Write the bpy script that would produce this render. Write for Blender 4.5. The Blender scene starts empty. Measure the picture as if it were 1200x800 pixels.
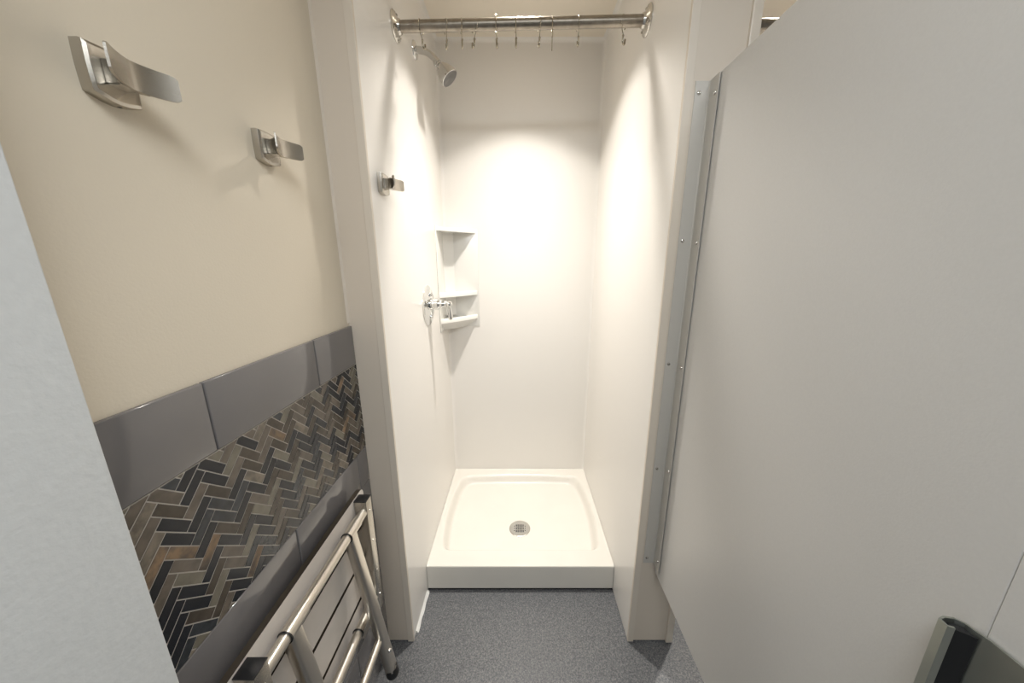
import bpy, bmesh, math, random
from mathutils import Vector, Matrix
PI = math.pi
random.seed(7)
scene = bpy.context.scene
COL = scene.collection

# ------------------------------------------------------------------ materials
def new_mat(name):
    m = bpy.data.materials.new(name); m.use_nodes = True
    nt = m.node_tree; b = nt.nodes['Principled BSDF']
    return m, nt, b

def mat(name, col, rough=.5, metal=0.0, spec=.5, bump=0.0, bscale=200, var=0.0, vscale=8, coat=0.0, stretch=None, col2=None):
    m, nt, b = new_mat(name)
    b.inputs['Base Color'].default_value = (*col, 1)
    b.inputs['Roughness'].default_value = rough
    b.inputs['Metallic'].default_value = metal
    b.inputs['Specular IOR Level'].default_value = spec
    b.inputs['Coat Weight'].default_value = coat
    tc = nt.nodes.new('ShaderNodeTexCoord')
    src = tc.outputs['Object']
    if stretch:
        mp = nt.nodes.new('ShaderNodeMapping'); mp.inputs['Scale'].default_value = stretch
        nt.links.new(src, mp.inputs['Vector']); src = mp.outputs['Vector']
    if var > 0 or col2:
        n = nt.nodes.new('ShaderNodeTexNoise'); n.inputs['Scale'].default_value = vscale
        n.inputs['Detail'].default_value = 6
        nt.links.new(src, n.inputs['Vector'])
        r = nt.nodes.new('ShaderNodeValToRGB')
        lo = col2 if col2 else tuple(c * (1 - var) for c in col)
        hi = col if col2 else tuple(min(1, c * (1 + var)) for c in col)
        r.color_ramp.elements[0].position = .35; r.color_ramp.elements[0].color = (*lo, 1)
        r.color_ramp.elements[1].position = .65; r.color_ramp.elements[1].color = (*hi, 1)
        nt.links.new(n.outputs['Fac'], r.inputs['Fac'])
        nt.links.new(r.outputs['Color'], b.inputs['Base Color'])
    if bump > 0:
        n2 = nt.nodes.new('ShaderNodeTexNoise'); n2.inputs['Scale'].default_value = bscale
        n2.inputs['Detail'].default_value = 3
        nt.links.new(src, n2.inputs['Vector'])
        bp = nt.nodes.new('ShaderNodeBump'); bp.inputs['Strength'].default_value = bump
        bp.inputs['Distance'].default_value = .001
        nt.links.new(n2.outputs['Fac'], bp.inputs['Height'])
        nt.links.new(bp.outputs['Normal'], b.inputs['Normal'])
    return m

M = {}
M['beige'] = mat('beige_wall_paint', (.70, .625, .505), .55, bump=.25, bscale=260)
M['ceil'] = mat('cream_ceiling_paint', (.85, .78, .67), .7)
M['panel'] = mat('white_shower_wall_panel', (.83, .80, .755), .28, bump=.05, bscale=60)
M['pilaster'] = mat('warm_white_jamb_panel', (.68, .60, .505), .4, bump=.05, bscale=90)
M['trimw'] = mat('warm_white_trim', (.71, .635, .54), .35)
M['caulk'] = mat('white_caulk', (.85, .84, .80), .4)
M['outer'] = mat('cool_white_textured_paint', (.625, .638, .635), .5, bump=.5, bscale=140, var=.02, vscale=90)
M['outer2'] = mat('outer_room_paint', (.66, .65, .62), .6)
M['part'] = mat('light_grey_partition_laminate', (.60, .585, .56), .38, bump=.12, bscale=420, var=.012, vscale=300)
M['tray'] = mat('ivory_shower_tray', (.77, .735, .67), .22, var=.012, vscale=9)
M['shelf'] = mat('white_moulded_shelf', (.77, .755, .715), .2)
M['steel'] = mat('brushed_stainless_steel', (.50, .47, .42), .27, 1.0, bump=.15, bscale=90, stretch=(1, 1, 14))
M['tube'] = mat('polished_stainless_tube', (.66, .62, .56), .30, 1.0, bump=.04, bscale=120)
M['rod'] = mat('worn_stainless_rod', (.33, .295, .25), .33, 1.0, bump=.18, bscale=260, var=.12, vscale=60)
M['chrome'] = mat('bright_chrome', (.80, .80, .79), .06, 1.0)
M['hookwire'] = mat('darkened_wire', (.40, .36, .29), .2, 1.0)
M['headmetal'] = mat('shower_head_chrome', (.58, .57, .55), .12, 1.0)
M['satin'] = mat('satin_chrome', (.66, .64, .60), .2, 1.0)
M['dark'] = mat('black_plastic', (.008, .008, .009), .35)
M['face'] = mat('grey_spray_face', (.16, .155, .15), .5)
M['slat'] = mat('pale_phenolic_seat_slat', (.66, .61, .56), .35, var=.02, vscale=30)
M['slatcore'] = mat('dark_phenolic_core', (.028, .020, .012), .5)
M['bracket'] = mat('grey_painted_bracket', (.56, .535, .49), .4, .1)
M['bronze'] = mat('dull_nickel_strike', (.42, .44, .40), .28, .9, bump=.1, bscale=80)
M['rubber'] = mat('matte_black_fill', (.006, .006, .007), .6)  # matte black for the strike's shaded hollow and the tray's base strip
M['grout'] = mat('light_grey_grout', (.46, .42, .37), .8, bump=.2, bscale=500)
M['tile'] = mat('glossy_grey_glass_tile', (.150, .142, .142), .09, spec=.6, coat=.3, bump=.02, bscale=18)

def emis(name, col, s):
    m, nt, b = new_mat(name)
    b.inputs['Base Color'].default_value = (.8, .8, .8, 1)
    b.inputs['Emission Color'].default_value = (*col, 1); b.inputs['Emission Strength'].default_value = s
    return m
M['lens_warm'] = emis('warm_lamp_lens', (1, .86, .68), 3)
M['lens_cool'] = emis('cool_lamp_lens', (.93, .97, 1), 3)

# floor: grey flecked vinyl
m, nt, b = new_mat('grey_flecked_vinyl_floor'); M['floor'] = m
tc = nt.nodes.new('ShaderNodeTexCoord')
n = nt.nodes.new('ShaderNodeTexNoise'); n.inputs['Scale'].default_value = 205; n.inputs['Detail'].default_value = 5; n.inputs['Roughness'].default_value = .8
r = nt.nodes.new('ShaderNodeValToRGB')
for i, (p, c) in enumerate([(.36, (.050, .053, .059)), (.50, (.112, .115, .122)), (.64, (.225, .222, .218))]):
    e = r.color_ramp.elements[i] if i < 2 else r.color_ramp.elements.new(p)
    e.position = p; e.color = (*c, 1)
nt.links.new(tc.outputs['Object'], n.inputs['Vector']); nt.links.new(n.outputs['Fac'], r.inputs['Fac'])
v = nt.nodes.new('ShaderNodeTexVoronoi'); v.inputs['Scale'].default_value = 95
nt.links.new(tc.outputs['Object'], v.inputs['Vector'])
r2 = nt.nodes.new('ShaderNodeValToRGB')
r2.color_ramp.elements[0].position = .06; r2.color_ramp.elements[0].color = (1, 1, 1, 1)
r2.color_ramp.elements[1].position = .10; r2.color_ramp.elements[1].color = (0, 0, 0, 1)
nt.links.new(v.outputs['Distance'], r2.inputs['Fac'])
mx = nt.nodes.new('ShaderNodeMix'); mx.data_type = 'RGBA'
nt.links.new(r2.outputs['Color'], mx.inputs['Factor']); nt.links.new(r.outputs['Color'], mx.inputs['A'])
mx.inputs['B'].default_value = (.30, .30, .30, 1)
nt.links.new(mx.outputs['Result'], b.inputs['Base Color'])
b.inputs['Roughness'].default_value = .38
bp = nt.nodes.new('ShaderNodeBump'); bp.inputs['Strength'].default_value = .25; bp.inputs['Distance'].default_value = .001
nt.links.new(n.outputs['Fac'], bp.inputs['Height']); nt.links.new(bp.outputs['Normal'], b.inputs['Normal'])

MOS = [mat('navy_glass_mosaic', (.008, .010, .015), .2, var=.2, vscale=60),
       mat('brown_glass_mosaic', (.058, .045, .032), .25, var=.25, vscale=50),
       mat('olive_glass_mosaic', (.155, .138, .104), .25, var=.15, vscale=50),
       mat('taupe_glass_mosaic', (.115, .094, .073), .25, var=.2, vscale=60),
       mat('grey_brown_stone_mosaic', (.17, .142, .108), .45, bump=.4, bscale=300, var=.35, vscale=70),
       mat('slate_blue_mosaic', (.030, .034, .039), .2, var=.3, vscale=60),
       mat('rust_stone_mosaic', (.25, .165, .095), .5, bump=.4, bscale=300, vscale=55, col2=(.06, .048, .038))]
MOSW = [30, 20, 16, 18, 10, 7, 3]

# ------------------------------------------------------------------ helpers
def B(): return bmesh.new()

def box(bm, x0, x1, y0, y1, z0, z1, bev=0.0, seg=2, mi=0):
    r = bmesh.ops.create_cube(bm, size=1)
    vs = r['verts']
    for v in vs:
        v.co = Vector((x0 + (v.co.x + .5) * (x1 - x0), y0 + (v.co.y + .5) * (y1 - y0), z0 + (v.co.z + .5) * (z1 - z0)))
    fs = set(f for v in vs for f in v.link_faces)
    for f in fs: f.material_index = mi
    if bev > 0:
        es = set(e for v in vs for e in v.link_edges)
        bmesh.ops.bevel(bm, geom=list(es), offset=bev, segments=seg, affect='EDGES', profile=.5, material=-1)
    return bm

def loft(bm, rings, caps=True, closed=True, mi=0):
    R = [[bm.verts.new(p) for p in ring] for ring in rings]
    n = len(R[0])
    for a, b2 in zip(R, R[1:]):
        for i in range(n if closed else n - 1):
            j = (i + 1) % n
            f = bm.faces.new((a[i], a[j], b2[j], b2[i])); f.material_index = mi
    if caps and closed:
        f = bm.faces.new(list(reversed(R[0]))); f.material_index = mi
        f = bm.faces.new(R[-1]); f.material_index = mi
    return bm

def tube(bm, pts, rad, n=20, caps=True, sq=False, mi=0):
    pts = [Vector(p) for p in pts]
    if not isinstance(rad, (list, tuple)): rad = [rad] * len(pts)
    rings = []; up = None
    for i, p in enumerate(pts):
        t = (pts[min(i + 1, len(pts) - 1)] - pts[max(i - 1, 0)]).normalized()
        if up is None:
            up = Vector((0, 0, 1)) if abs(t.z) < .9 else Vector((0, 1, 0))
        a = t.cross(up).normalized(); up = a.cross(t).normalized()
        ring = []
        for k in range(n):
            th = 2 * PI * k / n
            c, s = math.cos(th), math.sin(th)
            if sq:
                q = 5; c, s = math.copysign(abs(c) ** (2 / q), c), math.copysign(abs(s) ** (2 / q), s)
            ring.append(p + (a * c + up * s) * rad[i])
        rings.append(ring)
    return loft(bm, rings, caps, mi=mi)

def lathe(bm, prof, origin, axis, n=40, mi=0):
    """prof: (distance along axis, radius)"""
    o = Vector(origin); ax = Vector(axis).normalized()
    up = Vector((0, 0, 1)) if abs(ax.z) < .9 else Vector((0, 1, 0))
    a = ax.cross(up).normalized(); b2 = a.cross(ax).normalized()
    rings = [[o + ax * d + (a * math.cos(2 * PI * k / n) + b2 * math.sin(2 * PI * k / n)) * max(rr, 1e-5) for k in range(n)] for d, rr in prof]
    return loft(bm, rings, True, mi=mi)

def prism(bm, poly, z0, z1, axis='z', mi=0):
    def P(a, b2, c):
        return {'z': (a, b2, c), 'x': (c, a, b2), 'y': (a, c, b2)}[axis]
    return loft(bm, [[P(a, b2, z0) for a, b2 in poly], [P(a, b2, z1) for a, b2 in poly]], True, mi=mi)

def ball(bm, c, r, sc=(1, 1, 1), mi=0):
    g = bmesh.ops.create_uvsphere(bm, u_segments=20, v_segments=12, radius=r)
    for v in g['verts']:
        v.co = Vector((v.co.x * sc[0] + c[0], v.co.y * sc[1] + c[1], v.co.z * sc[2] + c[2]))
        for f in v.link_faces: f.material_index = mi
    return bm

def obj(name, bm, mats, parent=None, smooth=True, label=None):
    bmesh.ops.recalc_face_normals(bm, faces=bm.faces)
    me = bpy.data.meshes.new(name)
    if parent is not None:
        w = parent.location.copy(); q = parent.parent
        while q is not None: w = w + q.location; q = q.parent
        for v in bm.verts: v.co -= w
    else:
        # origin at the centre of the underside
        if bm.verts:
            xs = [v.co.x for v in bm.verts]; ys = [v.co.y for v in bm.verts]; zs = [v.co.z for v in bm.verts]
            w = Vector(((min(xs) + max(xs)) / 2, (min(ys) + max(ys)) / 2, min(zs)))
            for v in bm.verts: v.co -= w
    bm.to_mesh(me); bm.free()
    for mm in (mats if isinstance(mats, (list, tuple)) else [mats]): me.materials.append(mm)
    if smooth:
        me.polygons.foreach_set('use_smooth', [True] * len(me.polygons))
        try: me.set_sharp_from_angle(angle=math.radians(35))
        except Exception: pass
    o = bpy.data.objects.new(name, me); COL.objects.link(o)
    if parent is not None: o.parent = parent
    else: o.location = w
    if label: o['label'] = label
    return o

def thing(name, label, cat, loc, group=None):
    o = bpy.data.objects.new(name, None); COL.objects.link(o)
    o.location = loc; o.empty_display_size = .05
    o['label'] = label; o['category'] = cat
    if group: o['group'] = group
    return o

def tag(o, label, cat, group=None):
    o['label'] = label; o['category'] = cat
    if group: o['group'] = group
    return o

def struct(name, bm, mats, label=None, smooth=False):
    o = obj(name, bm, mats, smooth=smooth); o['kind'] = 'structure'
    if label: o['label'] = label
    return o

def copy_tree(o, parent=None):
    c = o.copy(); COL.objects.link(c)
    if parent is not None: c.parent = parent
    for ch in list(o.children): copy_tree(ch, c)
    return c

# ------------------------------------------------------------------ key dimensions
XW = -.49                       # painted left wall
XL, XR = -.39, .41              # inner faces of the shower
YJ, YB = .94, 1.811             # jamb front, back wall of the shower
ZC = 2.385                      # ceiling
X2 = .572                       # far side of the pillar between the two showers
XP = .474                       # partition face

# ------------------------------------------------------------------ room shell
struct('floor', box(B(), -2.1, 2.3, -2.1, 2.0, -.05, 0), M['floor'])
struct('ceiling', box(B(), -2.1, 2.3, -2.1, 2.0, ZC, ZC + .05), M['ceil'])
struct('wall_left', box(B(), XW - .06, XW, .30, YB + .15, 0, ZC), M['beige'])
struct('wall_back', box(B(), XW, 2.3, YB, YB + .12, 0, ZC), M['panel'])
struct('wall_right', box(B(), 2.2, 2.3, -2.1, YB, 0, ZC), M['outer2'])
struct('wall_behind', box(B(), -2.1, 2.3, -2.1, -2.0, 0, ZC), M['outer2'])
struct('wall_far_left', box(B(), -2.1, -2.0, -2.0, .30, 0, ZC), M['outer2'])
struct('wall_front', box(B(), -2.0, -.62, .20, .30, 0, ZC), M['outer2'])
struct('wall_front_left', box(B(), -.62, -.4225, -.55, .30, 0, ZC, .0015), M['outer'])
struct('wall_shower_left', box(B(), XW, XL, YJ, YB, .004, ZC), M['panel'])
struct('wall_shower_right', box(B(), XR, X2, YJ, YB, .004, ZC), M['panel'])
struct('wall_next_shower', box(B(), 1.38, 1.48, YJ, YB, 0, ZC), M['panel'])
# facing of the two jambs with their edge trims
struct('trim_1', box(B(), XW + .0005, XL - .0195, YJ - .0035, YJ, .006, ZC), M['pilaster'])
struct('trim_2', box(B(), XL - .021, XL + .0006, YJ - .006, YJ + .004, .001, ZC, .0012), M['trimw'])
struct('trim_3', box(B(), XR + .0195, X2 - .0215, YJ - .0035, YJ, .006, ZC), M['pilaster'])
struct('trim_4', box(B(), XR - .0006, XR + .021, YJ - .006, YJ + .004, .001, ZC, .0012), M['trimw'])
struct('trim_5', box(B(), X2 - .022, X2 + .003, YJ - .0105, YJ + .02, .001, ZC, .003), M['trimw'])
# caulk line where the painted wall meets the jamb
struct('trim_6', prism(B(), [(XW, YJ - .0035), (XW + .005, YJ - .0035), (XW, YJ - .0095)], 1.21, ZC), M['trimw'])
# cove trims in the corners of the shower
def cove(p, q, s, name):
    pass
c = .017
def cove_poly(x, sx, y, sy):
    pts = [(x, y)]
    for i in range(7):
        t = PI / 2 * i / 6
        pts.append((x + sx * c * (1 - math.sin(t)), y + sy * c * (1 - math.cos(t))))
    return pts
struct('trim_7', prism(B(), cove_poly(XL, 1, YB, -1), .126, ZC), M['panel'], smooth=True)
struct('trim_8', prism(B(), cove_poly(XR, -1, YB, -1), .126, ZC), M['panel'], smooth=True)
struct('trim_9', prism(B(), cove_poly(YB, -1, ZC, -1), XL, XR, axis='x'), M['panel'], smooth=True)
struct('trim_10', prism(B(), cove_poly(XL, 1, ZC, -1), YJ, YB, axis='y'), M['panel'], smooth=True)
struct('trim_11', prism(B(), cove_poly(XR, -1, ZC, -1), YJ, YB, axis='y'), M['panel'], smooth=True)
# white sealant bead along the left foot of the shower wall
bm = B()
rings = []
for i in range(15):
    y = .965 + i * (1.128 - .965) / 14
    w = .0085 + .0012 * math.sin(i * 1.1)
    h = .013 + .001 * math.sin(i * 1.3)
    rings.append([(XL - .001, y, 0), (XL + w, y, 0), (XL + w * .6, y, h * .5), (XL - .001, y, h)])
loft(bm, rings)
struct('trim_12', bm, M['caulk'], smooth=True)

# ------------------------------------------------------------------ tiled wainscot on the left wall
wains = thing('tile_wainscot', 'grey glass tile wainscot with herringbone mosaic band on the left wall', 'wall tile', (XW, .62, 0))
Y0, Y1 = .302, YJ - .004
bm = B(); xg = XW + .0004; box(bm, xg, XW + .0045, Y0, Y1, .0, .818); box(bm, xg, XW + .0080, Y0, Y1, .818, 1.0872); box(bm, xg, XW + .0045, Y0, Y1, 1.0872, 1.196)
obj('grout_bed', bm, M['grout'], wains, smooth=False)
G = .0014
def tiles(name, z0, z1, joints, th=.0085):
    bm = B()
    js = [Y0] + [j for j in joints if Y0 + .01 < j < Y1 - .01] + [Y1]
    for a, b2 in zip(js, js[1:]):
        r = bmesh.ops.create_cube(bm, size=1); tilt = random.uniform(-.003, .003)
        for v in r['verts']:
            yy = a + G / 2 + (v.co.y + .5) * (b2 - a - G)
            v.co = Vector((XW + .001 + (v.co.x + .5) * th + (tilt * (yy - a) if v.co.x > 0 else 0), yy, z0 + G / 2 + (v.co.z + .5) * (z1 - z0 - G)))
        es = set(e for v in r['verts'] for e in v.link_edges)
        bmesh.ops.bevel(bm, geom=list(es), offset=.0022, segments=3, affect='EDGES', profile=.5)
    return obj(name, bm, M['tile'], wains)
tiles('border_tile_row', 1.087, 1.203, [.473, .753])
tiles('lower_tile_row', .700, .817, [.598, .876])
tiles('lower_tile_row', .583, .700, [.46, .74])
tiles('lower_tile_row', .466, .583, [.598, .876])
tiles('lower_tile_row', .349, .466, [.46, .74])
tiles('lower_tile_row', .232, .349, [.598, .876])
tiles('lower_tile_row', .115, .232, [.46, .74])
tiles('lower_tile_row', .0, .115, [.598, .876])
# herringbone, 45 degrees
bm = B()
W_ = .01640; g2 = .0025; s2 = math.sqrt(.5)
OY, OZ = .377, 1.045
zlo, zhi = .818, 1.086
for x in range(-80, 81):
    for y in range(-80, 81):
        mm = (x - y) % 6
        if mm == 0: a0, a1, b0, b1 = x, x + 3, y, y + 1
        elif mm == 5: a0, a1, b0, b1 = x, x + 1, y, y + 3
        else: continue
        ca, cb = (a0 + a1) / 2 * W_, (b0 + b1) / 2 * W_
        cy = OY + (ca - cb) * s2; cz = OZ - (ca + cb) * s2
        if not (Y0 - .03 < cy < Y1 + .03 and zlo - .03 < cz < zhi + .03): continue
        r = bmesh.ops.create_cube(bm, size=1)
        vs = r['verts']
        th = .0075 + random.uniform(-.0002, .0003)
        tx, ty = random.uniform(-.009, .009), random.uniform(-.008, .008)
        ha, hb = (a1 - a0) * W_ - g2, (b1 - b0) * W_ - g2
        for v in vs:
            a = v.co.y * ha; b2 = v.co.z * hb
            xx = XW + .001 + (v.co.x + .5) * th + ((tx * a + ty * b2) if v.co.x > 0 else 0)
            aa, bb = ca + a, cb + b2
            v.co = Vector((xx, OY + (aa - bb) * s2, OZ - (aa + bb) * s2))
        mi = random.choices(range(7), MOSW)[0]
        for f in set(f for v in vs for f in v.link_faces): f.material_index = mi
        es = [e for e in set(e for v in vs for e in v.link_edges)]
        bmesh.ops.bevel(bm, geom=es, offset=.0004, segments=1, affect='EDGES', material=-1)
for co, no in (((0, 0, zhi), (0, 0, 1)), ((0, 0, zlo), (0, 0, -1)), ((0, Y1, 0), (0, 1, 0)), ((0, Y0, 0), (0, -1, 0))):
    bmesh.ops.bisect_plane(bm, geom=bm.verts[:] + bm.edges[:] + bm.faces[:], plane_co=co, plane_no=no, clear_outer=True)
obj('herringbone_mosaic', bm, MOS, wains, smooth=False)

# ------------------------------------------------------------------ robe hooks
def make_hook(name, label, loc):
    t = thing(name, label, 'hook', loc, 'square based steel robe hooks')
    X, Y, Z = loc
    # square base with bowed lower edge
    def ring(s, x):
        pts = []
        h = .0255 * s
        for k in range(7): pts.append((-h + 2 * h * k / 6, h + .0015 * s * math.sin(PI * k / 6)))
        for k in range(1, 7): pts.append((h + .001 * s * math.sin(PI * k / 6), h - 2 * h * k / 6))
        for k in range(1, 7): pts.append((h - 2 * h * k / 6, -h - .0055 * s * math.sin(PI * k / 6)))
        for k in range(1, 6): pts.append((-h - .001 * s * math.sin(PI * k / 6), -h + 2 * h * k / 6))
        return [(X + x, Y + a, Z + b2) for a, b2 in pts]
    bm = B(); loft(bm, [ring(1, 0), ring(1, .010), ring(.97, .0125), ring(.86, .0145), ring(.84, .0142)])
    fl = obj('base_plate', bm, M['steel'], t)
    bm = B(); lathe(bm, [(0, .0022), (.0015, .0022)], (X + .006, Y + .004, Z - .0295), (0, 0, -1), 10)
    obj('set_screw', bm, M['dark'], fl)
    bm = B()
    def pr(x, hy, z0, z1): return [(X + x, Y - hy, Z + z0), (X + x, Y + hy, Z + z0), (X + x, Y + hy, Z + z1), (X + x, Y - hy, Z + z1)]
    loft(bm, [pr(.013, .012, -.013, .013), pr(.022, .0105, -.013, .0125), pr(.030, .014, -.0145, .0135), pr(.0358, .019, -.0145, .0135)])
    bmesh.ops.bevel(bm, geom=[e for e in bm.edges], offset=.0015, segments=2, affect='EDGES')
    obj('post', bm, M['steel'], t)
    bm = B()
    rings = []
    NN = 24
    for i in range(NN + 1):
        u = -1 + 2 * i / NN
        y = Y + u * .039
        xc = X + .0345 + .0175 * abs(u) ** 1.6
        z0 = Z - .0150 + .002 * u * u; z1 = Z + .0160
        sh = 0 if abs(u) < .9 else (abs(u) - .9) / .1 * .0032
        dx = .0175 * 1.6 * abs(u) ** .6 * (1 if u > 0 else -1) / .039
        nrm = Vector((1, -dx, 0)).normalized() * .0012
        ring = []
        for (zz, sg) in ((z0 + sh, -1), (z0 + sh, 1), (z1 - sh, 1), (z1 - sh, -1)):
            ring.append((xc + nrm.x * sg, y + nrm.y * sg, zz))
        rings.append(ring)
    loft(bm, rings)
    obj('blade', bm, M['steel'], t)
    return t
h1 = make_hook('robe_hook', 'steel robe hook on the beige wall, the one farther from the shower', (XW, .4515, 1.5945))
h2 = copy_tree(h1); h2.location = (XW, .703, 1.5945)
h2['label'] = 'steel robe hook on the beige wall, the one closer to the shower jamb'
h3 = copy_tree(h1); h3.location = (XL, 1.016, 1.597)
h3['label'] = 'small steel robe hook on the white wall inside the shower'

# ------------------------------------------------------------------ shower tray
tr = thing('shower_tray', 'ivory moulded shower tray on the floor at the end of the stall', 'shower tray', ((XL + XR) / 2, (1.135 + YB) / 2, 0))
bm = B()
NX, NY = 150, 130
tx0, tx1, ty0, ty1 = XL + .001, XR - .001, 1.135, YB - .001
cx, cyd = .012, 1.39
def smin(a, b2, k):
    h = max(0, min(1, .5 + .5 * (b2 - a) / k)); return b2 * (1 - h) + a * h - k * h * (1 - h)
def sm(t): t = max(0, min(1, t)); return t * t * (3 - 2 * t)
def trz(x, y):
    w = .379 - .42 * (y - 1.46) ** 2
    d1 = w - abs(x - cx); d2 = (1.764 - .14 * (x - cx) ** 2) - y; d3 = (y - 1.215)
    d = smin(smin(d1, d2, .05), d3, .03)
    top = .125
    z = top - .040 * sm(d / .034)
    if d > 0:
        rr = math.hypot(x - .009, y - cyd)
        z -= .008 * sm(min(d / .06, 1)) * max(0, 1 - rr / .45)
    # small outer edge drop
    # thin raised flange near the walls
    e = min(x - tx0, tx1 - x, ty1 - y)
    z += .004 * (1 - sm(e / .010))
    return z
grid = [[bm.verts.new((tx0 + (tx1 - tx0) * i / NX, ty0 + .006 + (ty1 - ty0 - .006) * j / NY, 0)) for i in range(NX + 1)] for j in range(NY + 1)]
for row in grid:
    for v in row: v.co.z = trz(v.co.x, v.co.y)
for j in range(NY):
    for i in range(NX):
        bm.faces.new((grid[j][i], grid[j][i + 1], grid[j + 1][i + 1], grid[j + 1][i]))
prev = grid[0]
for (dy, dz) in ((.0022, -.0006), (.0006, -.0024), (0, -.006), (0, -.06), (.0, -.115)):
    row = [bm.verts.new((v.co.x, ty0 + dy, .125 + dz)) for v in grid[0]]
    for i in range(NX): bm.faces.new((row[i], row[i + 1], prev[i + 1], prev[i]))
    prev = row
for (dy,) in ((.04,),):
    row = [bm.verts.new((v.co.x, ty0 + dy, .010)) for v in grid[0]]
    for i in range(NX): bm.faces.new((row[i], row[i + 1], prev[i + 1], prev[i]))
obj('basin', bm, M['tray'], tr)
bm = B(); box(bm, tx0 + .003, tx1, ty0 + .002, ty0 + .03, 0, .011)  # black strip filling the gap between tray front and floor
obj('base_strip', bm, M['rubber'], tr, smooth=False, label='black strip under the front of the tray')
# drain
dz = trz(.009, cyd) - .0005
dr = obj('drain_cover', lathe(B(), [(-.004, .052), (.0015, .0525), (.0032, .050), (.0036, .046), (.0030, .042), (.0030, .0001)], (.009, cyd, dz), (0, 0, 1), 48), M['satin'], tr, label='round metal drain cover')
bm = B()
def slot(px, py, a, b2): box(bm, .009 + px - a, .009 + px + a, cyd + py - b2, cyd + py + b2, dz + .0028, dz + .0034)
for i in range(-2, 3):
    L = (.024, .027, .027, .027, .024)[i + 2]
    for k in range(3): slot(i * .0085, -.0175 + k * .0175, .0024, L / 3.6)
for sx in (-1, 1):
    for py in (-.014, .0, .014):
        slot(sx * .0265, py, .0022, .0022)
obj('drain_slots', bm, M['dark'], dr, smooth=False)

# ------------------------------------------------------------------ corner shelf unit
sh = thing('corner_shelf', 'white moulded corner shelf caddy in the back left corner of the shower', 'shelf', (XL, YB, 1.06))
aL, aB = .185, .171          # leg along left wall, leg along back wall
def tri(s, off=0.0):
    """front curved triangle plan of the shelf"""
    A = Vector((XL, YB - aL * s)); C = Vector((XL + aB * s, YB))
    pts = [(XL, YB)]
    for i in range(9):
        t = i / 8
        p = A.lerp(C, t); nn = Vector((1 * aL, -1 * aB)).normalized()
        p = p + nn * (.004 * math.sin(PI * t)) * s
        pts.append((p.x, p.y))
    return pts
def slab(name, zt, zb, under=0.0):
    bm = B(); rings = []
    prof = [(1.0, zb), (1.0, zt - .004), (.985, zt - .001), (.96, zt), (.88, zt - .001), (.85, zt - .006), (.3, zt - .006)]
    if under: prof = [(1 - .42, zb - under), (1 - .12, zb - under * .35)] + prof
    for s, z in prof: rings.append([(x, y, z) for x, y in tri(s)])
    loft(bm, rings)
    return obj(name, bm, M['shelf'], sh)
slab('top_shelf', 1.545, 1.527)
slab('shelf', 1.232, 1.208)
slab('shelf', 1.100, 1.078, .045)
bm = B(); box(bm, XL, XL + .004, YB - aL - .006, YB, 1.035, 1.548, .0018); box(bm, XL, XL + aB + .006, YB - .004, YB, 1.035, 1.548, .0018)
obj('backing_plate', bm, M['shelf'], sh)
# inner sloped corner fillet of the open niche
bm = B(); prism(bm, [(XL + .003, YB - .003), (XL + .05, YB - .003), (XL + .034, YB - .016), (XL + .016, YB - .034), (XL + .003, YB - .05)], 1.1, 1.53)
obj('corner_fillet', bm, M['shelf'], sh)

# ------------------------------------------------------------------ shower head on its arm
ya, za = 1.46, 2.156
sa = thing('wall_shower', 'chrome shower head on a bent arm high on the left wall', 'shower head', (XL, ya, za))
obj('wall_flange', lathe(B(), [(0, .030), (.002, .030), (.005, .028), (.008, .019), (.009, .0125), (.0092, .001)], (XL, ya, za), (1, 0, 0), 36), M['chrome'], sa)
pts = []
P = [Vector((XL + .004, ya, za)), Vector((-.335, ya, za + .002)), Vector((-.308, ya, 2.118))]
for i in range(17):
    t = i / 16
    pts.append(P[0].lerp(P[1], t).lerp(P[1].lerp(P[2], t), t))
obj('arm', tube(B(), pts, .0118, 18), M['headmetal'], sa)
ax = Vector((.66, -.02, -.75)).normalized(); o0 = Vector((-.3115, ya, 2.121))
hd = obj('head', lathe(B(), [(0, .0125), (.004, .0145), (.012, .0145), (.014, .0115), (.018, .0115), (.021, .0155), (.028, .021), (.042, .0285), (.058, .0338), (.072, .0362), (.077, .0362), (.078, .034)], o0, ax, 40), M['headmetal'], sa)
bm = B(); f0 = o0 + ax * .0775
lathe(bm, [(0, .034), (.001, .0335), (.0015, .015), (.0025, .012), (.0028, .001)], f0, ax, 40)
obj('spray_face', bm, M['face'], hd, label='grey spray face')

# ------------------------------------------------------------------ shower valve
yv, zv = 1.425, 1.198
vl = thing('shower_valve', 'chrome round shower valve plate with hanging lever handle on the left wall', 'shower valve', (XL, yv, zv))
obj('escutcheon', lathe(B(), [(0, .087), (.002, .087), (.004, .084), (.007, .076), (.008, .062), (.010, .058), (.013, .040), (.0145, .030), (.015, .001)], (XL, yv, zv), (1, 0, 0), 56), M['chrome'], vl)
for s in (-1, 1):
    bm = B(); lathe(bm, [(.006, .009), (.012, .009), (.016, .006), (.017, .001)], (XL + .004, yv - .004, zv + s * .048), (1, 0, 0), 16)
    obj('plate_screw', bm, M['chrome'], vl)
st = obj('stem', lathe(B(), [(.010, .026), (.020, .026), (.022, .022), (.030, .022), (.032, .026), (.044, .026), (.046, .018), (.052, .0165), (.054, .0195), (.060, .0195), (.062, .013), (.072, .011), (.074, .0145), (.080, .0145), (.083, .010), (.090, .011), (.094, .013), (.100, .011), (.104, .007), (.106, .001)], (XL, yv, zv + .006), (1, 0, 0), 32), M['chrome'], vl)
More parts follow.
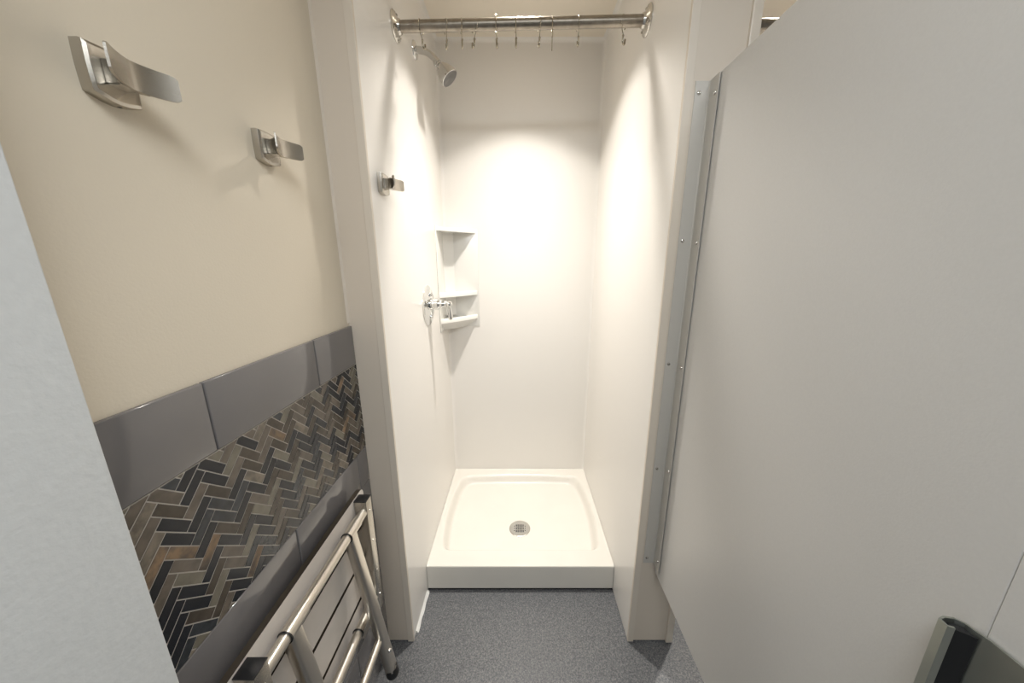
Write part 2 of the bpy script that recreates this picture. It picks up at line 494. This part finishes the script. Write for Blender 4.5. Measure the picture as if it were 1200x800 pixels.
obj('lever_handle', lathe(B(), [(0, .006), (.012, .0055), (.020, .007), (.030, .0095), (.050, .0105), (.062, .0085), (.067, .004), (.068, .001)], (XL + .092, yv, zv + .003), (.06, 0, -1), 24), M['chrome'], vl)

# ------------------------------------------------------------------ curtain rod and hooks
yr = 1.245
def zr(x): return 2.104 + (x - XL) * (.016 / .8)
def make_rod(name, label, x0, x1, z0, z1, y):
    t = thing(name, label, 'curtain rod', (x0, y, z0))
    obj('rod', tube(B(), [(x0 + .004, y, z0), ((x0 + x1) / 2, y, (z0 + z1) / 2), (x1 - .004, y, z1)], .0160, 32), M['rod'], t)
    for (x, z, s) in ((x0, z0, 1), (x1, z1, -1)):
        f = obj('flange', lathe(B(), [(0, .041), (.003, .041), (.006, .0385), (.009, .029), (.013, .0215), (.020, .019), (.0205, .0162)], (x, y, z), (s, 0, 0), 40), M['satin'], t)
        for k in range(3):
            th = PI / 2 + k * 2 * PI / 3
            obj('flange_screw', ball(B(), (x + s * .0085, y + .031 * math.cos(th), z + .031 * math.sin(th)), .0042, (.6, 1, 1)), M['steel'], f)
    return t
make_rod('shower_curtain_rod', 'stainless curtain rod spanning the top of the open white shower stall', XL, XR, 2.104, 2.120, yr)
make_rod('shower_curtain_rod', 'stub of a second curtain rod seen above the grey partition', X2, 1.38, 2.108, 2.112, yr)

def make_curtain_hook():
    t = thing('curtain_hook', '', 'curtain hook', (0, 0, 0), 'chrome curtain hooks on the shower rod')
    r_ = .0008
    # origin = rod centre; wire loop hangs on the rod top
    pts = []; R1 = .0182; cz = -.0020
    for k in range(27):
        th = math.radians(-60 + 300 * k / 26)
        pts.append((0, R1 * math.cos(th), cz + R1 * math.sin(th)))
    pts.append((.001, -R1 * .45, cz - R1 * 1.25)); pts.append((.002, -.001, -.032)); pts.append((.002, .001, -.037))
    obj('wire_ring', tube(B(), pts, .0014, 8), M['hookwire'], t)
    bm = B()
    p2 = [(.002, .001, -.037)] + [(.002 + .0002 * k, .001 + .0075 * (1 - math.cos(math.radians(a))) , -.050 - .0075 * math.sin(math.radians(a))) for k, a in enumerate(range(0, 181, 20))] + [(.004, .016, -.041)]
    tube(bm, p2, .0029, 8)
    ball(bm, (.0025, .0005, -.038), .0036)
    obj('wire_crook', bm, M['hookwire'], t)
    return t
ch = make_curtain_hook()
spec = [(-.307, 0, -10, 'thin chrome curtain hook nearest the left flange of the rod'),
        (-.229, 0, 24, 'second chrome curtain hook from the left flange, above the shower head'),
        (-.180, 0, 16, 'third chrome curtain hook from the left flange of the rod'),
        (-.137, 0, 38, 'fourth curtain hook from the left, its open crook turned to show two prongs'),
        (-.070, .006, 5, 'fifth curtain hook from the left, its loop sticking up above the rod'),
        (-.008, 0, 5, 'chrome curtain hook left of the middle pair, under the bright spot of the rod'),
        (.067, 0, 14, 'chrome curtain hook just left of the long straight one'),
        (.108, 0, 0, 'curtain hook hanging long and straight, lowest of the row'),
        (.188, 0, 10, 'second chrome curtain hook from the right flange of the rod'),
        (.334, 0, -38, 'tilted chrome curtain hook nearest the right flange of the rod')]
for i, (x, up, rz, lab) in enumerate(spec):
    o = ch if i == 0 else copy_tree(ch)
    o.location = (x, yr, zr(x) + up * 0)
    o.rotation_euler = (0, math.radians({9: 4, 8: -4, 3: 5}.get(i, 0)), math.radians(rz))
    o['label'] = lab
    if i == 4:      # ring stands up proud of the rod
        for c2 in o.children:
            if c2.name.startswith('wire_ring'):
                c2.data = c2.data.copy()
                for v in c2.data.vertices:
                    if v.co.z > 0: v.co.z *= 1.45
    if i == 7:      # hangs straight and long: crook opened out
        for c2 in o.children:
            if c2.name.startswith('wire_crook'):
                bm = B(); tube(bm, [(.001, 0, -.036), (.001, .001, -.05), (.001, .001, -.074)], .0014, 8)
                ball(bm, (.001, 0, -.037), .002)
                me = bpy.data.meshes.new('wire_crook'); bm.to_mesh(me); bm.free(); me.materials.append(M['hookwire']); c2.data = me

# ------------------------------------------------------------------ grey partition on the right with its bracket
pt = thing('partition_panel', 'large light grey partition panel screwed to the pillar on the right', 'partition', (XP, .6, .335))
obj('panel', box(B(), XP + .0018, XP + .0268, .2545, .925, .335, 1.815, .0015), M['part'], pt, smooth=False)
br = obj('angle_bracket', prism(B(), [(.437, .9365), (.437, .9345), (.4685, .9345), (.4715, .9315), (.4715, .893), (.4732, .893), (.4732, .9365)], .362, 1.813), M['bracket'], pt, smooth=False, label='full height grey metal angle bracket')
bmesh_holder = None
def screw(c0, axis):
    bm = B(); lathe(bm, [(0, .0048), (.0008, .0048), (.0026, .0038), (.0034, .002), (.0030, .0008)], c0, axis, 16)
    return obj('screw', bm, M['satin'], br)
for z in (1.787, 1.437, 1.087, .735, .385):
    screw((.447, .9345, z), (0, -1, 0))
for z in (1.775, 1.43, 1.085, .745, .40):
    screw((.4715, .905, z), (-1, 0, 0))

# pilaster at the near end and the metal strike
obj_p = obj('pilaster', box(B(), XP + .0015, XP + .0265, .03, .2542, 0, 2.02, .001), M['part'], smooth=False)
tag(obj_p, 'narrow grey pilaster at the right edge, beyond the near end of the partition', 'pilaster')
stk = thing('door_strike', 'dull metal door strike channel with black recess at the lower right corner', 'door strike', (XP, .255, .30))
# plan section of the strike (thin bent sheet)
path = [(XP - .0015, .205), (XP - .0015, .232), (XP - .001, .250), (XP - .004, .260), (XP - .0045, .2660), (XP - .010, .2715), (XP - .019, .2730), (XP - .0255, .2710), (XP - .0262, .2640), (XP - .0215, .2620)]
def sheet(bm, pth, th, z0, z1):
    L = []; R = []
    for i, p in enumerate(pth):
        p = Vector(p); t = (Vector(pth[min(i + 1, len(pth) - 1)]) - Vector(pth[max(i - 1, 0)])).normalized()
        nn = Vector((-t.y, t.x)) * th / 2
        L.append(p + nn); R.append(p - nn)
    poly = [(q.x, q.y) for q in L] + [(q.x, q.y) for q in reversed(R)]
    prism(bm, poly, z0, z1)
obj('channel', (lambda b3: (sheet(b3, path, .0022, .30, 1.013), b3)[1])(B()), M['bronze'], stk)
obj('hollow_shade', prism(B(), [(XP - .0055, .2545), (XP - .0062, .2655), (XP - .0105, .2692), (XP - .018, .2705), (XP - .0185, .2640), (XP - .012, .2600)], .30, 1.008), M['rubber'], stk, label='black fill standing for the shade in the channel hollow')  # black block put in as the shade inside the channel's recess

# ------------------------------------------------------------------ folding seat, folded up against the left wall
se = thing('folding_shower_seat', 'stainless framed folding seat with pale slats, folded up on the left wall', 'seat', (-.45, .59, .335))
ztop = .745
for k in range(4):
    z1 = ztop - k * .1035; z0 = z1 - .0925
    bm = B()
    xs0, xs1 = -.4655, -.4525
    # rounded outer corners on first and last slat
    def rr(z0, z1, rt, rb, y0=.352, y1=.832):
        p = []
        for (cy_, cz_, r0, a0) in ((y0, z0, rb, 180), (y1, z0, rb, 270), (y1, z1, rt, 0), (y0, z1, rt, 90)):
            oy = cy_ + (r0 if cy_ == y0 else -r0); oz = cz_ + (r0 if cz_ == z0 else -r0)
            for j in range(6):
                a = math.radians(a0 + 90 * j / 5)
                p.append((oy + r0 * math.cos(a), oz + r0 * math.sin(a)))
        return p
    rt = .016 if k == 0 else .003; rb = .016 if k == 3 else .003
    prism(bm, rr(z0, z1, rt, rb), xs0, xs1, axis='x')
    for f in bm.faces: f.material_index = 0 if abs(f.normal.x) > .9 or len(f.verts) > 4 else 1
    obj('seat_slat', bm, [M['slat'], M['slatcore']], se, smooth=False)
# side arms: square tube with cap
for (ya0, ya1) in ((.380, .410), (.775, .805)):
    a = obj('side_arm', box(B(), -.4515, -.4175, ya0, ya1, .352, .7385, .0015), M['steel'], se)
    obj('end_cap', box(B(), -.4520, -.4170, ya0 - .0005, ya1 + .0005, .7385, .7415, .001), M['dark'], a, label='black plastic end cap')
    for z in (.704, .602, .498, .408):
        obj('rivet', lathe(B(), [(0, .0035), (.0015, .003), (.002, .001)], (-.4175, (ya0 + ya1) / 2, z), (1, 0, 0), 12), M['satin'], a)
obj('top_tube', tube(B(), [(-.430, .410, .706), (-.430, .6, .706), (-.430, .775, .706)], .0118, 24), M['tube'], se)
obj('lower_tube', tube(B(), [(-.4295, .410, .411), (-.4295, .6, .411), (-.4295, .775, .411)], .0118, 24), M['tube'], se)
obj('pivot_tube', tube(B(), [(-.452, .350, .352), (-.452, .6, .352), (-.452, .835, .352)], .010, 20), M['tube'], se)
for y in (.490, .715):
    # leg lies in the plane y, leaning away from the wall
    sl = obj('leg_sleeve', lathe(B(), [(-.026, .0120), (-.026, .0138), (.026, .0138), (.026, .0120)], (-.430, y, .706), (0, 1, 0), 28), M['tube'], se)
    obj('stop_ring', lathe(B(), [(-.0012, .0119), (-.0012, .0146), (.0012, .0146), (.0012, .0119)], (-.430, y - .027, .706), (0, 1, 0), 28), M['dark'], sl, label='black stop ring')
    yl = y - .0105
    top = Vector((-.4310, yl, .698)); bot = Vector((-.3665, yl, .240))
    bm = B(); n_ = 14
    rings = []
    d = (bot - top).normalized(); a = Vector((0, 1, 0)); b3 = d.cross(a).normalized()
    for i in range(5):
        p = top.lerp(bot, i / 4)
        ring = []
        for k in range(20):
            th = 2 * PI * k / 20; cc, ss = math.cos(th), math.sin(th)
            cc = math.copysign(abs(cc) ** .5, cc); ss = math.copysign(abs(ss) ** .5, ss)
            ring.append(p + a * cc * .0165 + b3 * ss * .0130)
        rings.append(ring)
    loft(bm, rings)
    lg = obj('leg', bm, M['tube'], se)
    bm = B(); ball(bm, bot + d * .016, .0180, (1, 1, 1.0)); lathe(bm, [(-.006, .0176), (.016, .0181)], bot, d, 24)
    obj('rubber_foot', bm, M['dark'], lg, label='black rubber foot')
    bm = B(); ball(bm, top.lerp(bot, .84) + Vector((.0135, -.004, 0)), .0055)
    obj('pivot_bolt', bm, M['chrome'], lg)
    obj('stop_ring', lathe(B(), [(-.0012, .0119), (-.0012, .0146), (.0012, .0146), (.0012, .0119)], (-.4295, y - .038, .411), (0, 1, 0), 28), M['dark'], se, label='black stop ring')
obj('leg_crossbar', tube(B(), [(-.3850, .4945, .360), (-.3850, .6, .360), (-.3850, .6895, .360)], .0100, 20), M['tube'], se)
for y in (.44, .745):
    bm = B(); box(bm, XW + .0104, -.458, y - .02, y + .02, .325, .40, .002)
    obj('wall_mount', bm, M['steel'], se)

# ------------------------------------------------------------------ lights (recessed downlights in the ceiling)
def downlight(x, y, label, warm, power, size, blend, rad, r=.055):
    t = thing('recessed_downlight', label, 'light', (x, y, ZC))
    bm = B(); lathe(bm, [(0, r + .018), (-.003, r + .017), (-.005, r + .004), (-.003, r), (0, r)], (x, y, ZC), (0, 0, 1), 40)
    obj('trim_ring', bm, M['trimw'], t)
    obj('lens', lathe(B(), [(0, r), (-.0015, r), (-.002, .001)], (x, y, ZC), (0, 0, 1), 40), M['lens_warm' if warm else 'lens_cool'], t)
    ld = bpy.data.lights.new('downlight', 'SPOT'); ld.energy = power; ld.spot_size = math.radians(size); ld.spot_blend = blend
    ld.shadow_soft_size = rad; ld.color = (1, .955, .89) if warm else (.93, .97, 1)
    # beam profile of the reflector: strongest straight down, weaker towards the cut-off
    ld.use_nodes = True; nt = ld.node_tree; em = nt.nodes['Emission']
    g = nt.nodes.new('ShaderNodeNewGeometry'); sp = nt.nodes.new('ShaderNodeSeparateXYZ')
    ab = nt.nodes.new('ShaderNodeMath'); ab.operation = 'ABSOLUTE'
    mr = nt.nodes.new('ShaderNodeMapRange'); mr.inputs['From Min'].default_value = .62; mr.inputs['From Max'].default_value = 1.0
    mr.inputs['To Min'].default_value = 0; mr.inputs['To Max'].default_value = 1.0; mr.clamp = True
    pw = nt.nodes.new('ShaderNodeMath'); pw.operation = 'POWER'; pw.inputs[1].default_value = 2.5
    ad = nt.nodes.new('ShaderNodeMath'); ad.operation = 'MULTIPLY_ADD'; ad.inputs[1].default_value = .87; ad.inputs[2].default_value = .13
    nt.links.new(g.outputs['Incoming'], sp.inputs['Vector']); nt.links.new(sp.outputs['Z'], ab.inputs[0])
    nt.links.new(ab.outputs[0], mr.inputs['Value']); nt.links.new(mr.outputs['Result'], pw.inputs[0])
    nt.links.new(pw.outputs[0], ad.inputs[0]); nt.links.new(ad.outputs[0], em.inputs['Strength'])
    lo = bpy.data.objects.new('downlight_lamp', ld); COL.objects.link(lo); lo.location = (x, y, ZC - .012)
    lo.rotation_euler = (0, 0, 0)
    return t
downlight(.010, 1.365, 'recessed downlight in the ceiling over the open shower', True, 122, 105, .26, .028)
downlight(.975, 1.365, 'recessed downlight in the ceiling over the next shower', True, 122, 105, .26, .028)

def ceiling_panel(x, y, sx, sy, power, col, label):
    t = thing('ceiling_light', label, 'light', (x, y, ZC))
    obj('frame', box(B(), x - sx / 2 - .02, x + sx / 2 + .02, y - sy / 2 - .02, y + sy / 2 + .02, ZC - .02, ZC, .003), M['trimw'], t)
    ld = bpy.data.lights.new('ceiling_panel', 'AREA'); ld.shape = 'RECTANGLE'; ld.size = sx; ld.size_y = sy; ld.energy = power; ld.color = col
    lo = bpy.data.objects.new('ceiling_lamp', ld); COL.objects.link(lo); lo.location = (x, y, ZC - .024)
    obj('diffuser', box(B(), x - sx / 2, x + sx / 2, y - sy / 2, y + sy / 2, ZC - .0215, ZC - .0195), M['lens_cool'], t)
ceiling_panel(.25, -.38, 1.2, .5, 17, (.93, .97, 1), 'ceiling light panel in the room behind the camera')

w = bpy.data.worlds.new('world'); scene.world = w; w.use_nodes = True
w.node_tree.nodes['Background'].inputs['Color'].default_value = (.5, .5, .5, 1)
w.node_tree.nodes['Background'].inputs['Strength'].default_value = .05

# ------------------------------------------------------------------ camera
F = 385.7
cam = bpy.data.cameras.new('camera'); cam.sensor_width = 36; cam.lens = F / 1200 * 36
cam.shift_x = -7 / 1200; cam.clip_start = .01
co = bpy.data.objects.new('camera', cam); COL.objects.link(co)
co.location = (0, 0, 1.381)
co.rotation_euler = (PI / 2 - math.atan(93 / F), 0, 0)
scene.camera = co
vs = scene.view_settings
vs.view_transform = 'Standard'; vs.look = 'None'; vs.gamma = 1; vs.use_curve_mapping = False
vs.exposure = 0.22
